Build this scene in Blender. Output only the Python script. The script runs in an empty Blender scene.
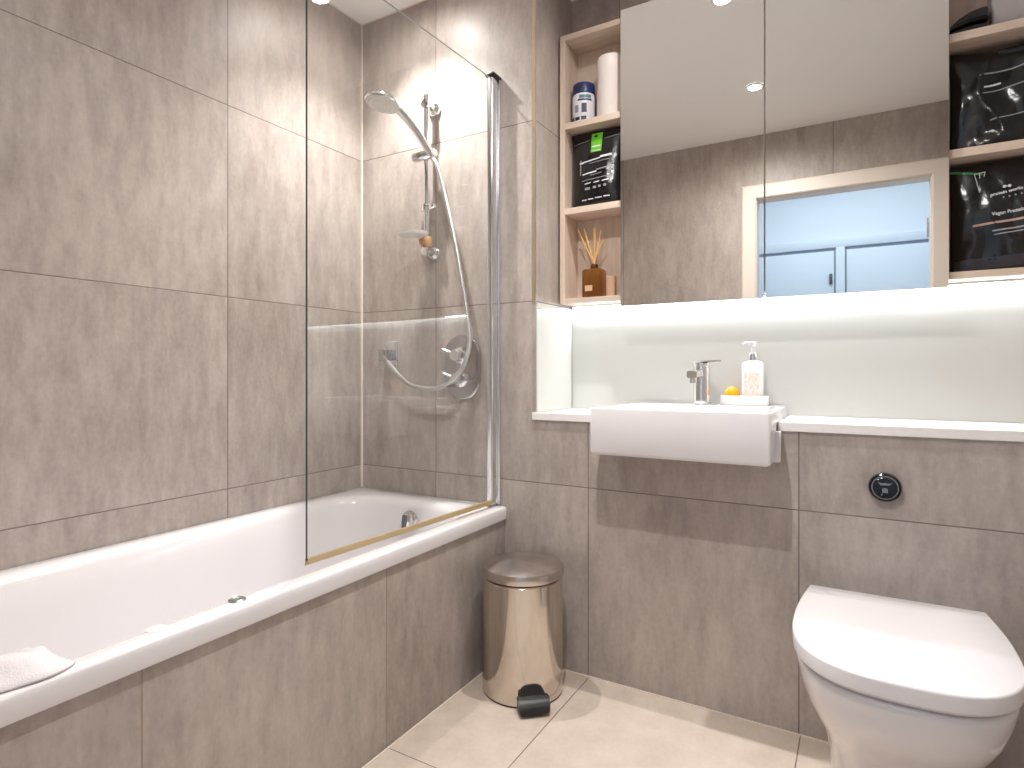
import bpy, bmesh, math, random
from mathutils import Vector, Matrix, noise
S = bpy.context.scene
COL = S.collection
R = math.radians
random.seed(7)

# ------------------------------------------------------------------ camera, world, exposure
F_PX, YAW, SHIFT_PX = 596.453, 30.2749, 11.665
cam_d = bpy.data.cameras.new('camera')
cam_d.sensor_fit = 'HORIZONTAL'; cam_d.sensor_width = 36.0
cam_d.lens = 36.0 * F_PX / 1024.0
cam_d.shift_y = -SHIFT_PX / 1024.0
cam_d.clip_start = 0.02
cam = bpy.data.objects.new('camera', cam_d); COL.objects.link(cam)
cam.location = (1.7082, -1.7439, 0.9582)
cam.rotation_euler = (R(90), 0, R(YAW))
S.camera = cam
w = bpy.data.worlds.new('world'); S.world = w; w.use_nodes = True
w.node_tree.nodes['Background'].inputs[0].default_value = (0.8, 0.86, 1.0, 1)
w.node_tree.nodes['Background'].inputs[1].default_value = 0.05
S.view_settings.view_transform = 'Standard'; S.view_settings.look = 'None'
S.view_settings.gamma = 1.0; S.view_settings.use_curve_mapping = False
S.view_settings.exposure = 0.68
S.cycles.max_bounces = 14; S.cycles.diffuse_bounces = 7; S.cycles.glossy_bounces = 7
S.cycles.transparent_max_bounces = 16; S.cycles.sample_clamp_indirect = 6.0
WARM = (1.0, 0.965, 0.93)
LAMP_W = [(9.0, 32.0), (30.0, 17.0), (5.0, 60.0)]      # (spill, beam) of each downlight
LED_E = 28.0
HALL_W = 8.0
DOWNLIGHTS = [(1.27, -0.255), (1.27, -1.04), (0.36, -0.24)]

# ------------------------------------------------------------------ materials
def srgb(r, g, b):
    f = lambda c: (c/255/12.92) if c/255 <= .04045 else ((c/255+.055)/1.055)**2.4
    return (f(r), f(g), f(b), 1)
def mat(name, col, rough=.5, metal=0.0, spec=.5, emit=None, strength=0, coat=0, trans=0, ior=1.45, bump=0, bscale=200, noise_mix=None, sheen=0):
    m = bpy.data.materials.new(name); m.use_nodes = True
    nt = m.node_tree; p = nt.nodes['Principled BSDF']
    p.inputs['Base Color'].default_value = col
    p.inputs['Roughness'].default_value = rough
    p.inputs['Metallic'].default_value = metal
    p.inputs['Specular IOR Level'].default_value = spec
    p.inputs['Coat Weight'].default_value = coat
    p.inputs['Transmission Weight'].default_value = trans
    p.inputs['IOR'].default_value = ior
    p.inputs['Sheen Weight'].default_value = sheen
    if emit:
        p.inputs['Emission Color'].default_value = emit; p.inputs['Emission Strength'].default_value = strength
    if bump:
        n = nt.nodes.new('ShaderNodeTexNoise'); n.inputs['Scale'].default_value = bscale; n.inputs['Detail'].default_value = 4
        tc = nt.nodes.new('ShaderNodeTexCoord'); nt.links.new(tc.outputs['Object'], n.inputs['Vector'])
        b = nt.nodes.new('ShaderNodeBump'); b.inputs['Strength'].default_value = bump; b.inputs['Distance'].default_value = .004
        nt.links.new(n.outputs['Fac'], b.inputs['Height']); nt.links.new(b.outputs['Normal'], p.inputs['Normal'])
    if noise_mix:                          # (second colour, scale xyz, detail)
        c2, sc = noise_mix
        tc = nt.nodes.new('ShaderNodeTexCoord'); mp = nt.nodes.new('ShaderNodeMapping'); mp.inputs['Scale'].default_value = sc
        n = nt.nodes.new('ShaderNodeTexNoise'); n.inputs['Scale'].default_value = 1; n.inputs['Detail'].default_value = 6
        r = nt.nodes.new('ShaderNodeValToRGB'); r.color_ramp.elements[0].position = .35; r.color_ramp.elements[1].position = .65
        r.color_ramp.elements[0].color = col; r.color_ramp.elements[1].color = c2
        nt.links.new(tc.outputs['Object'], mp.inputs['Vector']); nt.links.new(mp.outputs['Vector'], n.inputs['Vector'])
        nt.links.new(n.outputs['Fac'], r.inputs['Fac']); nt.links.new(r.outputs['Color'], p.inputs['Base Color'])
    return m

def tile_mat(name, u, u0, v, v0, dark, light, joint, rough=.42, streak=(7, 7, 3.6), gw=.003, size=.6, seed=0.0):
    """concrete-look 60 cm tiles; joints where (axis - offset) is a multiple of the tile size"""
    m = bpy.data.materials.new(name); m.use_nodes = True
    nt = m.node_tree; L = nt.links.new; N = nt.nodes.new; p = nt.nodes['Principled BSDF']
    g = N('ShaderNodeNewGeometry'); sx = N('ShaderNodeSeparateXYZ'); L(g.outputs['Position'], sx.inputs[0])
    def M(op, a, b=None, c=None):
        n = N('ShaderNodeMath'); n.operation = op
        for i, q in enumerate((a, b, c)):
            if q is None: continue
            if isinstance(q, (int, float)): n.inputs[i].default_value = q
            else: L(q, n.inputs[i])
        return n.outputs[0]
    def axis(ax, o):
        q = M('DIVIDE', M('SUBTRACT', sx.outputs[ax], o), size)
        cell = M('FLOOR', q)
        d = M('MULTIPLY', M('PINGPONG', q, .5), size)
        return cell, d
    cells, ds = [], []
    for ax, o in ((u, u0), (v, v0)):
        if ax is None: continue
        c, d = axis(ax, o); cells.append(c); ds.append(d)
    dist = ds[0] if len(ds) == 1 else M('MINIMUM', ds[0], ds[1])
    jm = M('SUBTRACT', 1.0, M('SMOOTHSTEP', dist, gw*.4, gw*.62)) if False else None
    mr = N('ShaderNodeMapRange'); mr.interpolation_type = 'SMOOTHSTEP'
    mr.inputs['From Min'].default_value = gw*.35; mr.inputs['From Max'].default_value = gw*.65
    mr.inputs['To Min'].default_value = 1; mr.inputs['To Max'].default_value = 0
    L(dist, mr.inputs['Value'])
    # per tile shift of the pattern
    cx = N('ShaderNodeCombineXYZ'); L(cells[0], cx.inputs[0])
    if len(cells) > 1: L(cells[1], cx.inputs[1])
    cx.inputs[2].default_value = seed
    wn = N('ShaderNodeTexWhiteNoise'); L(cx.outputs[0], wn.inputs['Vector'])
    sc = N('ShaderNodeVectorMath'); sc.operation = 'SCALE'; sc.inputs['Scale'].default_value = 20
    L(wn.outputs['Color'], sc.inputs[0])
    ad = N('ShaderNodeVectorMath'); ad.operation = 'ADD'; L(g.outputs['Position'], ad.inputs[0]); L(sc.outputs[0], ad.inputs[1])
    def nz(scale, detail, rough_, dist_=0):
        mp = N('ShaderNodeMapping'); mp.inputs['Scale'].default_value = scale; L(ad.outputs[0], mp.inputs['Vector'])
        n = N('ShaderNodeTexNoise'); n.inputs['Scale'].default_value = 1; n.inputs['Detail'].default_value = detail
        n.inputs['Roughness'].default_value = rough_; n.inputs['Distortion'].default_value = dist_
        L(mp.outputs[0], n.inputs['Vector']); return n.outputs['Fac']
    n1 = nz(tuple(s*.5 for s in streak), 5, .6, .2)
    n2 = nz((streak[0]*4, streak[1]*4, streak[2]*2.2), 7, .65)
    n3 = nz((90, 90, 70), 3, .6)
    mixv = M('ADD', M('MULTIPLY', n1, .42), M('ADD', M('MULTIPLY', n2, .42), M('MULTIPLY', n3, .16)))
    mixv = M('ADD', mixv, M('MULTIPLY', M('SUBTRACT', wn.outputs['Value'], .5), .05))
    r = N('ShaderNodeValToRGB'); r.color_ramp.elements[0].position = .34; r.color_ramp.elements[1].position = .66
    r.color_ramp.elements[0].color = dark; r.color_ramp.elements[1].color = light
    L(mixv, r.inputs['Fac'])
    mx = N('ShaderNodeMixRGB'); L(mr.outputs[0], mx.inputs[0]); L(r.outputs['Color'], mx.inputs[1]); mx.inputs[2].default_value = joint
    L(mx.outputs[0], p.inputs['Base Color'])
    rr = N('ShaderNodeMapRange'); rr.inputs['To Min'].default_value = rough-.08; rr.inputs['To Max'].default_value = rough+.1
    L(n2, rr.inputs['Value']); L(rr.outputs[0], p.inputs['Roughness'])
    b = N('ShaderNodeBump'); b.inputs['Strength'].default_value = .5; b.inputs['Distance'].default_value = .0012
    h = M('SUBTRACT', M('MULTIPLY', n3, .12), mr.outputs[0])
    L(h, b.inputs['Height']); L(b.outputs['Normal'], p.inputs['Normal'])
    return m

def clear_glass(name, tint=(1, 1, 1, 1), ior=1.5, rough=0.0):
    m = bpy.data.materials.new(name); m.use_nodes = True
    nt = m.node_tree; L = nt.links.new; N = nt.nodes.new
    for n in list(nt.nodes):
        if n.type == 'BSDF_PRINCIPLED': nt.nodes.remove(n)
    out = nt.nodes['Material Output']
    t = N('ShaderNodeBsdfTransparent'); t.inputs[0].default_value = tint
    gl = N('ShaderNodeBsdfGlossy'); gl.inputs['Roughness'].default_value = rough
    lw = N('ShaderNodeLayerWeight'); lw.inputs[0].default_value = .5     # facing: the same from both sides of the pane
    pw = N('ShaderNodeMath'); pw.operation = 'POWER'; L(lw.outputs['Facing'], pw.inputs[0]); pw.inputs[1].default_value = 5
    f0 = ((ior-1)/(ior+1))**2
    fr = N('ShaderNodeMath'); fr.operation = 'MULTIPLY_ADD'; L(pw.outputs[0], fr.inputs[0]); fr.inputs[1].default_value = 1-f0; fr.inputs[2].default_value = f0
    mx = N('ShaderNodeMixShader'); L(fr.outputs[0], mx.inputs[0]); L(t.outputs[0], mx.inputs[1]); L(gl.outputs[0], mx.inputs[2])
    L(mx.outputs[0], out.inputs['Surface'])
    return m

T_D, T_L, T_J = srgb(142, 132, 125), srgb(190, 180, 173), srgb(116, 105, 97)
M = {}
M['tile_left'] = tile_mat('tile_left', 1, -.581, 2, -.006, T_D, T_L, T_J, seed=1)
M['tile_back'] = tile_mat('tile_back', 0, .368, 2, -.006, T_D, T_L, T_J, seed=2)
M['tile_side'] = tile_mat('tile_side', 1, .45, 2, -.006, T_D, T_L, T_J, seed=3)
M['tile_panel'] = tile_mat('tile_panel', 1, -.591, 2, -.1, T_D, T_L, srgb(150, 135, 122), seed=4)
M['tile_rear'] = tile_mat('tile_rear', 0, 1.58, 2, 0, T_D, T_L, T_J, size=1.2, seed=5)
M['tile_floor'] = tile_mat('tile_floor', 0, .972, 1, -.589, srgb(190, 175, 161), srgb(218, 205, 192), srgb(128, 114, 101), rough=.34, streak=(3.2, 3.2, 3.2), seed=6)
M['ceiling'] = mat('ceiling_paint', srgb(250, 249, 247), .6, bump=.02, bscale=60)
M['hall'] = mat('hall_paint', srgb(232, 238, 244), .6, bump=.02, bscale=60)
M['hall_floor'] = mat('hall_carpet', srgb(150, 142, 134), .9, bump=.4, bscale=400)
M['silicone'] = mat('silicone', srgb(226, 214, 203), .45, bump=.05)
M['metal_trim'] = mat('tile_edge_trim', srgb(190, 176, 154), .3, metal=.7, bump=.02)
M['frame'] = mat('door_frame_paint', srgb(228, 219, 209), .4, bump=.02, bscale=80)
M['ceramic'] = mat('ceramic', srgb(225, 222, 224), .07, spec=.55, coat=.3, bump=.008, bscale=20)
M['enamel'] = mat('bath_enamel', srgb(225, 222, 224), .16, spec=.5, coat=.25, bump=.008, bscale=16)
M['plastic_white'] = mat('white_seat_plastic', srgb(225, 222, 224), .2, spec=.5, bump=.008, bscale=20)
M['quartz'] = mat('white_quartz', srgb(236, 233, 232), .22, noise_mix=(srgb(232, 229, 228), (60, 60, 60)))
M['chrome'] = mat('chrome', (.86, .87, .89, 1), .07, metal=1, bump=.004, bscale=30)
M['satin'] = mat('satin_aluminium', (.82, .84, .88, 1), .16, metal=1, bump=.01)
M['brushed'] = mat('steel_bin_body', (.66, .60, .54, 1), .10, metal=1, bump=.01, bscale=40)
M['brushed_lid'] = mat('steel_bin_lid', (.66, .61, .57, 1), .26, metal=1, noise_mix=((.5, .46, .43, 1), (22, 22, 22)))
M['black_plastic'] = mat('black_plastic', srgb(38, 35, 35), .35, bump=.03)
M['black_gloss'] = mat('black_gloss', srgb(22, 22, 34), .12, coat=.3, bump=.005)
M['grey_plastic'] = mat('grey_button_plastic', srgb(120, 122, 130), .3, bump=.01)
M['mirror'] = mat('mirror_silver', (.86, .855, .84, 1), .0, metal=1, bump=.0005, bscale=3)
M['mirror_edge'] = mat('mirror_edge', srgb(214, 210, 204), .3, bump=.01)
M['wood'] = mat('pale_oak', srgb(218, 200, 184), .5, noise_mix=(srgb(206, 186, 169), (60, 60, 6)), bump=.03)
M['wood_h'] = mat('pale_oak_horizontal', srgb(220, 202, 186), .5, noise_mix=(srgb(206, 187, 170), (5, 60, 60)), bump=.03)
M['splash'] = mat('back_painted_glass', srgb(203, 204, 199), .08, spec=.5, coat=.3, bump=.002, bscale=3)
M['glass'] = clear_glass('screen_glass', (.988, .994, .990, 1))
M['fitting'] = mat('dull_chrome', (.42, .44, .45, 1), .3, metal=.9, bump=.01)
M['dark_chrome'] = mat('valve_plate_chrome', (.52, .52, .53, 1), .12, metal=1, bump=.004)
M['cupboard_gap_shade'] = mat('cupboard_painted_gap_shade', srgb(172, 182, 192), .5, bump=.01)  # shade between the cupboard doors, put into a darker colour
M['glass_top'] = mat('glass_top_edge', srgb(176, 182, 178), .2, bump=.004)
M['glass_edge'] = mat('glass_edge', srgb(64, 82, 76), .15, bump=.004)
M['seal'] = mat('seal_strip', srgb(216, 192, 146), .35, trans=.5, bump=.02)
M['led'] = mat('led_diffuser', (1, 1, 1, 1), .5, emit=(.90, .95, 1.0, 1), strength=LED_E, bump=.01)
M['lamp'] = mat('downlight_lens', (1, 1, 1, 1), .5, emit=(1.0, .93, .86, 1), strength=30, bump=.01)
M['white_paint'] = mat('white_paint', srgb(240, 238, 235), .35, bump=.01)
M['foil'] = mat('black_foil', srgb(11, 11, 14), .22, spec=.7, bump=.5, bscale=26)
M['foil_grey'] = mat('graphite_foil', srgb(66, 67, 76), .3, metal=.35, bump=.5, bscale=24)
M['green'] = mat('green_tab', srgb(104, 190, 44), .4, bump=.02)
M['green_dark'] = mat('green_zip', srgb(60, 140, 84), .35, bump=.02)
M['ink'] = mat('white_ink', srgb(216, 216, 220), .4, bump=.01)
M['ink_dim'] = mat('grey_ink', srgb(142, 142, 150), .4, bump=.01)
M['ink_copper'] = mat('copper_ink', srgb(176, 146, 132), .35, bump=.01)
M['navy'] = mat('navy_print', srgb(30, 44, 96), .35, bump=.01)
M['navy_dark'] = mat('dark_print', srgb(34, 34, 58), .35, bump=.01)
M['jar_white'] = mat('white_jar_label', srgb(222, 222, 230), .35, bump=.01)
M['teal'] = mat('teal_print', srgb(90, 130, 140), .35, bump=.01)
M['paper'] = mat('white_canister', srgb(238, 230, 226), .5, bump=.04, bscale=120)
M['amber'] = mat('amber_glass', srgb(150, 98, 44), .05, trans=.55, ior=1.3, bump=.01, bscale=20)
M['reed'] = mat('rattan_reed', srgb(222, 176, 112), .7, bump=.1)
M['copper'] = mat('dark_copper_collar', srgb(120, 78, 56), .25, metal=.8, bump=.01)
M['label'] = mat('cream_label', srgb(206, 170, 140), .5, bump=.01)
M['soap'] = mat('amber_soap', srgb(255, 178, 24), .25, trans=.15, bump=.03)
M['stone'] = mat('white_tray_stone', srgb(240, 238, 235), .35, bump=.03)
M['pump_bottle'] = mat('frosted_bottle', srgb(240, 238, 236), .18, trans=.12, bump=.01)
M['pump_print'] = mat('bottle_print', srgb(232, 222, 214), .4, noise_mix=(srgb(212, 190, 178), (140, 140, 90)))
M['towel'] = mat('white_towelling', srgb(226, 221, 223), .95, bump=.5, bscale=400, sheen=.3)
M['grey_towel'] = mat('grey_towelling', srgb(190, 184, 186), .95, bump=.6, bscale=420, sheen=.3)
M['hose'] = mat('ribbed_chrome_hose', (.62, .62, .62, 1), .3, metal=.9, bump=.3, bscale=260)
M['dish'] = mat('frosted_dish', srgb(246, 243, 238), .25, trans=.15, bump=.02)
M['dish_clip'] = mat('clip_painted_reflection', srgb(214, 170, 128), .35, trans=.15, bump=.02)  # tan base colour paints in a warm reflection on the clip
M['shower_face'] = mat('shower_face', srgb(222, 220, 216), .35, bump=.15, bscale=300)
M['handle_dark'] = mat('dark_handle', srgb(104, 110, 120), .35, metal=.6, bump=.01)
M['cupboard'] = mat('cupboard_paint', srgb(222, 230, 238), .4, bump=.01)

# ------------------------------------------------------------------ mesh helpers
ORG = {}
def obj(name, bm, m, parent=None, origin=None, smooth=True, angle=40):
    """links ONE mesh object; the verts arrive in world coordinates"""
    org = Vector(origin) if origin is not None else (ORG[parent.name] if parent else Vector((0, 0, 0)))
    bmesh.ops.translate(bm, verts=bm.verts, vec=-org)
    bmesh.ops.recalc_face_normals(bm, faces=bm.faces)
    me = bpy.data.meshes.new(name); bm.to_mesh(me); bm.free()
    for mm in (m if isinstance(m, (list, tuple)) else [m]): me.materials.append(mm)
    if smooth:
        for p in me.polygons: p.use_smooth = True
        me.set_sharp_from_angle(angle=R(angle))
    o = bpy.data.objects.new(name, me); COL.objects.link(o)
    if parent:
        o.parent = parent; o.location = (0, 0, 0); ORG[o.name] = ORG[parent.name]
    else:
        o.location = org; ORG[o.name] = org
    return o
def tag(o, label, cat=None, group=None):
    o['label'] = label
    if cat: o['category'] = cat
    if group: o['group'] = group
    return o
def thing(name, loc, label, cat, group=None):
    o = bpy.data.objects.new(name, None); COL.objects.link(o)
    o.empty_display_size = .05; o.location = loc; ORG[o.name] = Vector(loc)
    return tag(o, label, cat, group)
def struct(name, bm, m, smooth=False):
    o = obj(name, bm, m, smooth=smooth); o['kind'] = 'structure'; return o

def box(bm, x0, x1, y0, y1, z0, z1, bev=0, seg=2, mi=0):
    vs = [bm.verts.new((x, y, z)) for z in (z0, z1) for y in (y0, y1) for x in (x0, x1)]
    fs = [bm.faces.new([vs[i] for i in q]) for q in ((0, 2, 3, 1), (4, 5, 7, 6), (0, 1, 5, 4), (2, 6, 7, 3), (0, 4, 6, 2), (1, 3, 7, 5))]
    for f in fs: f.material_index = mi
    if bev:
        es = {e for f in fs for e in f.edges}
        r = bmesh.ops.bevel(bm, geom=list(es), offset=bev, segments=seg, profile=.5, affect='EDGES')
        for f in r['faces']: f.material_index = mi
    return vs
def nb(): return bmesh.new()
def boxm(*a, **k):
    bm = nb(); box(bm, *a, **k); return bm
def loft(bm, rings, cap0=True, cap1=True, closed=True, mi=0):
    vr = [[bm.verts.new(p) for p in r] for r in rings]
    n = len(rings[0])
    for a, b in zip(vr, vr[1:]):
        for i in range(n if closed else n-1):
            j = (i+1) % n
            f = bm.faces.new((a[i], a[j], b[j], b[i])); f.material_index = mi
    if cap0: bm.faces.new(vr[0][::-1]).material_index = mi
    if cap1: bm.faces.new(vr[-1]).material_index = mi
    return vr
def lathe(bm, prof, c, n=40, axis=(0, 0, 1), mi=0, cap0=True, cap1=True):
    """prof = [(radius, height)] along axis from point c"""
    ax = Vector(axis).normalized(); q = Vector((0, 0, 1)).rotation_difference(ax); c = Vector(c)
    rings = []
    for r, h in prof:
        rings.append([c + q @ Vector((r*math.cos(2*math.pi*i/n), r*math.sin(2*math.pi*i/n), h)) for i in range(n)])
    return loft(bm, rings, cap0, cap1, True, mi)
def smooth_path(pts, k=8):
    P = [Vector(p) for p in pts]; P = [P[0]*2-P[1]] + P + [P[-1]*2-P[-2]]; out = []
    for i in range(1, len(P)-2):
        for s in range(k):
            t = s/k; a, b, c, d = P[i-1:i+3]
            out.append(.5*((2*b)+(c-a)*t+(2*a-5*b+4*c-d)*t*t+(3*b-a-3*c+d)*t**3))
    out.append(P[-2]); return out
def tube(bm, pts, rad, n=14, mi=0, flat=1.0, cap=True):
    P = [Vector(p) for p in pts]; rings = []; up = None
    for i, p in enumerate(P):
        t = (P[min(i+1, len(P)-1)]-P[max(i-1, 0)]).normalized()
        if up is None:
            up = Vector((0, 0, 1)) if abs(t.z) < .9 else Vector((1, 0, 0))
        x = t.cross(up).normalized(); up = x.cross(t).normalized()
        r = rad[i] if isinstance(rad, (list, tuple)) else rad
        rings.append([p + x*(r*math.cos(2*math.pi*k/n)) + up*(r*flat*math.sin(2*math.pi*k/n)) for k in range(n)])
    loft(bm, rings, cap, cap, True, mi)
def rrect(x0, x1, y0, y1, r, z, k=10):
    pts = []
    for cx, cy, a0 in ((x1-r, y1-r, 0), (x0+r, y1-r, 90), (x0+r, y0+r, 180), (x1-r, y0+r, 270)):
        for i in range(k+1):
            a = R(a0+90*i/k); pts.append(Vector((cx+r*math.cos(a), cy+r*math.sin(a), z)))
    return pts
def text_bm(body, size, extrude=.0):
    cu = bpy.data.curves.new('lettering', 'FONT'); cu.body = body; cu.size = size; cu.align_x = 'LEFT'; cu.offset = size*.022; cu.resolution_u = 2
    to = bpy.data.objects.new('lettering', cu); COL.objects.link(to)
    dg = bpy.context.evaluated_depsgraph_get(); me = bpy.data.meshes.new_from_object(to.evaluated_get(dg))
    bm = nb(); bm.from_mesh(me)
    bpy.data.objects.remove(to); bpy.data.curves.remove(cu); bpy.data.meshes.remove(me)
    return bm

# ------------------------------------------------------------------ key dimensions (metres)
H = 2.336                       # ceiling
XN = .78                        # left edge of the recess above the boxing
XR = 2.150                      # right wall
YN = .286                       # recess back wall
YREAR = -1.680                  # wall with the doorway
ZB = .801                       # top of the boxed-in lower wall
CT = .8255                       # worktop top
BX0, BX1, BY0, BY1, BZ0, BZ1 = 1.032, 1.516, -.140, .262, .722, .856   # basin
YM0, YM1 = .145, .163           # mirror doors
XM0, XM1, XG = 1.022, 1.905, 1.4655
ZU0, ZU1 = 1.200, 2.146         # shelf units

# ------------------------------------------------------------------ room shell
bm = nb(); box(bm, -.12, XR+.12, YREAR-.10, YN+.15, -.12, 0); struct('floor', bm, M['tile_floor'])
bm = nb(); box(bm, -.12, XR+.12, YREAR-.10, YN+.15, H, H+.12); struct('ceiling', bm, M['ceiling'])
bm = nb(); box(bm, -.12, 0, YREAR-.10, 0, 0, H); struct('wall_left', bm, M['tile_left'])
bm = nb()                                                     # shower end wall
box(bm, -.12, XN-.012, 0, YN+.15, 0, H)
struct('wall_back', bm, M['tile_back'])
bm = nb(); box(bm, XN-.012, XN, .0005, YN+.15, ZB-.02, H); struct('wall_recess_side', bm, M['tile_side'])
bm = nb()                                                     # boxed-in lower wall with the cut-out for the basin
box(bm, XN-.012, XR+.12, 0, YN+.15, 0, BZ0-.004)
box(bm, XN-.012, BX0-.004, 0, YN+.15, BZ0-.004, ZB)
box(bm, BX1+.004, XR+.12, 0, YN+.15, BZ0-.004, ZB)
box(bm, BX0-.004, BX1+.004, BY1+.002, YN+.15, BZ0-.004, ZB)
struct('wall_lower', bm, M['tile_back'])
bm = nb(); box(bm, XN, XR+.12, YN, YN+.15, ZB, H); struct('wall_recess', bm, M['tile_back'])
bm = nb(); box(bm, XR, XR+.12, YREAR-.10, YN, 0, H); struct('wall_right', bm, M['tile_left'])
DX0, DX1, DZ = 1.190, 2.020, 1.962                            # doorway
bm = nb()
box(bm, 0, DX0-.03, YREAR-.10, YREAR, 0, H)
box(bm, DX1+.03, XR, YREAR-.10, YREAR, 0, H)
box(bm, DX0-.03, DX1+.03, YREAR-.10, YREAR, DZ+.03, H)
struct('wall_rear', bm, M['tile_rear'])
# door frame: lining and architrave
bm = nb()
for a, b in ((DX0-.03, DX0), (DX1, DX1+.03)):
    box(bm, a, b, YREAR-.10, YREAR+.001, 0, DZ, bev=.002)
box(bm, DX0-.03, DX1+.03, YREAR-.10, YREAR+.001, DZ, DZ+.03, bev=.002)
d = struct('door_1', bm, M['frame'])
bm = nb()
pr = [(0, 0), (.0, .013), (.006, .018), (.07, .018), (.079, .012), (.079, 0)]
def arch_ring(x, z, sx, sz): return [Vector((x+sx*u, YREAR+v, z+sz*u)) for u, v in pr]
loft(bm, [arch_ring(DX0-.004, 0, -1, 0), arch_ring(DX0-.004, DZ+.004, -1, 1), arch_ring(DX1+.004, DZ+.004, 1, 1), arch_ring(DX1+.004, 0, 1, 0)])
obj('architrave', bm, M['frame'], d, smooth=False)
for z in (1.72, .95, .25):
    bm = nb(); box(bm, DX1-.003, DX1+.001, YREAR-.095, YREAR-.062, z-.05, z+.05, bev=.001)
    lathe(bm, [(.006, -.05), (.006, .05)], (DX1-.004, YREAR-.099, z), 12)
    tag(obj('hinge', bm, M['satin'], d), 'satin metal door hinge')
# corner sealant and tile edge trims
bm = nb(); box(bm, -.001, .0055, -.0055, .001, .505, H-.0005); struct('trim_1', bm, M['silicone'])
bm = nb(); box(bm, XN-.0125, XN+.0012, -.0014, .004, 1.1905, H-.001); struct('trim_2', bm, M['metal_trim'])
bm = nb(); box(bm, .0055, XN-.013, -.003, .001, H-.004, H+.001); box(bm, -.001, .003, YREAR, -.003, H-.004, H+.001); struct('trim_3', bm, M['silicone'])
bm = nb(); box(bm, .672, XR, -.003, .001, 0, .003); box(bm, .668, .672, YREAR, 0, 0, .0025); struct('trim_4', bm, M['silicone'])

# ------------------------------------------------------------------ hall seen in the mirror
HX0, HX1, HY = .1, 3.1, -2.90
bm = nb(); box(bm, HX0-.1, HX1+.1, HY-.1, YREAR-.10, -.12, 0); struct('floor_hall', bm, M['hall_floor'])
bm = nb(); box(bm, HX0-.1, HX1+.1, HY-.1, YREAR-.10, 2.45, 2.55); struct('ceiling_hall', bm, M['hall'])
bm = nb(); box(bm, HX0-.1, HX1+.1, HY-.1, HY, 0, 2.45); struct('wall_hall', bm, M['hall'])
bm = nb(); box(bm, HX0-.1, HX0, HY, YREAR-.10, 0, 2.45); struct('wall_hall_left', bm, M['hall'])
bm = nb(); box(bm, HX1, HX1+.1, HY, YREAR-.10, 0, 2.45); struct('wall_hall_right', bm, M['hall'])
bm = nb()
box(bm, HX0, DX0-.03, YREAR-.11, YREAR-.1005, 0, 2.45); box(bm, DX1+.03, HX1, YREAR-.11, YREAR-.1005, 0, 2.45)
box(bm, DX0-.03, DX1+.03, YREAR-.11, YREAR-.1005, DZ+.03, 2.45); struct('wall_hall_front', bm, M['hall'])
wd = thing('hall_cupboard', (1.58, HY+.03, 0), 'pale blue-white double cupboard across the hall, seen in the mirror', 'cupboard')
obj('carcass', boxm(.55, 2.65, HY+.001, HY+.028, .05, 1.858, bev=.002), M['cupboard_gap_shade'], wd)  # darker backing paints the shade of the gaps around the doors
obj('stile', boxm(1.556, 1.614, HY+.029, HY+.050, .07, 1.86, bev=.002), M['cupboard'], wd)
obj('top_rail', boxm(.55, 2.65, HY+.001, HY+.050, 1.8585, 1.92, bev=.002), M['cupboard'], wd)
for x0, x1 in ((.58, 1.545), (1.625, 2.60)):
    dd = obj('door', boxm(x0, x1, HY+.030, HY+.050, .07, 1.835, bev=.002), M['cupboard'], wd)
    hx = 1.525 if x0 < 1 else 2.57
    bm = nb(); box(bm, hx-.010, hx+.010, HY+.050, HY+.066, 1.595, 1.67, bev=.004)
    tag(obj('handle', bm, M['handle_dark'], dd), 'grey handle')
la = bpy.data.lights.new('hall_fill_lamp', 'AREA'); la.shape = 'RECTANGLE'; la.size = 1.2; la.size_y = .35; la.energy = HALL_W; la.color = (.76, .89, 1.0)  # unseen area lamp, added to light the hall in the mirror
lo = bpy.data.objects.new('hall_fill_lamp', la); COL.objects.link(lo); lo.location = (1.6, -2.2, 2.42)
fx = thing('hall_added_light', (1.6, -2.2, 2.45), 'added, unseen rectangular light that gives the hall its cool fill', 'ceiling light')  # fixture added to go with the hall fill
obj('housing', boxm(.98, 2.22, -2.39, -2.01, 2.43, 2.45, bev=.004), M['white_paint'], fx)

# ------------------------------------------------------------------ downlights
LBL = ['recessed round ceiling downlight nearest the mirror cabinet, reflected near its top edge',
       'recessed round ceiling downlight further from the cabinet, reflected beside the door gap',
       'recessed round ceiling downlight above the bath and shower']
for (x, y), lb, (SPOT_W, BEAM_W) in zip(DOWNLIGHTS, LBL, LAMP_W):
    t = thing('downlight', (x, y, H), lb, 'downlight', 'ceiling downlights')
    bm = nb(); lathe(bm, [(.030, -.001), (.031, -.006), (.042, -.006), (.043, -.001)], (x, y, H), 40, cap0=False, cap1=False); obj('bezel', bm, M['white_paint'], t)
    bm = nb(); lathe(bm, [(.0301, -.0005), (.0301, -.003)], (x, y, H), 32); tag(obj('lens', bm, M['lamp'], t), 'glowing lens')
    for nm, en, cone, bl, rad in (('beam_lamp', BEAM_W, 104, 1.0, .016), ('spill_lamp', SPOT_W, 172, .8, .016)):
        l = bpy.data.lights.new(nm, 'SPOT'); l.energy = en; l.color = WARM; l.spot_size = R(cone); l.spot_blend = bl; l.shadow_soft_size = rad
        o = bpy.data.objects.new(nm, l); COL.objects.link(o); o.location = (x, y, H-.020)

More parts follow.
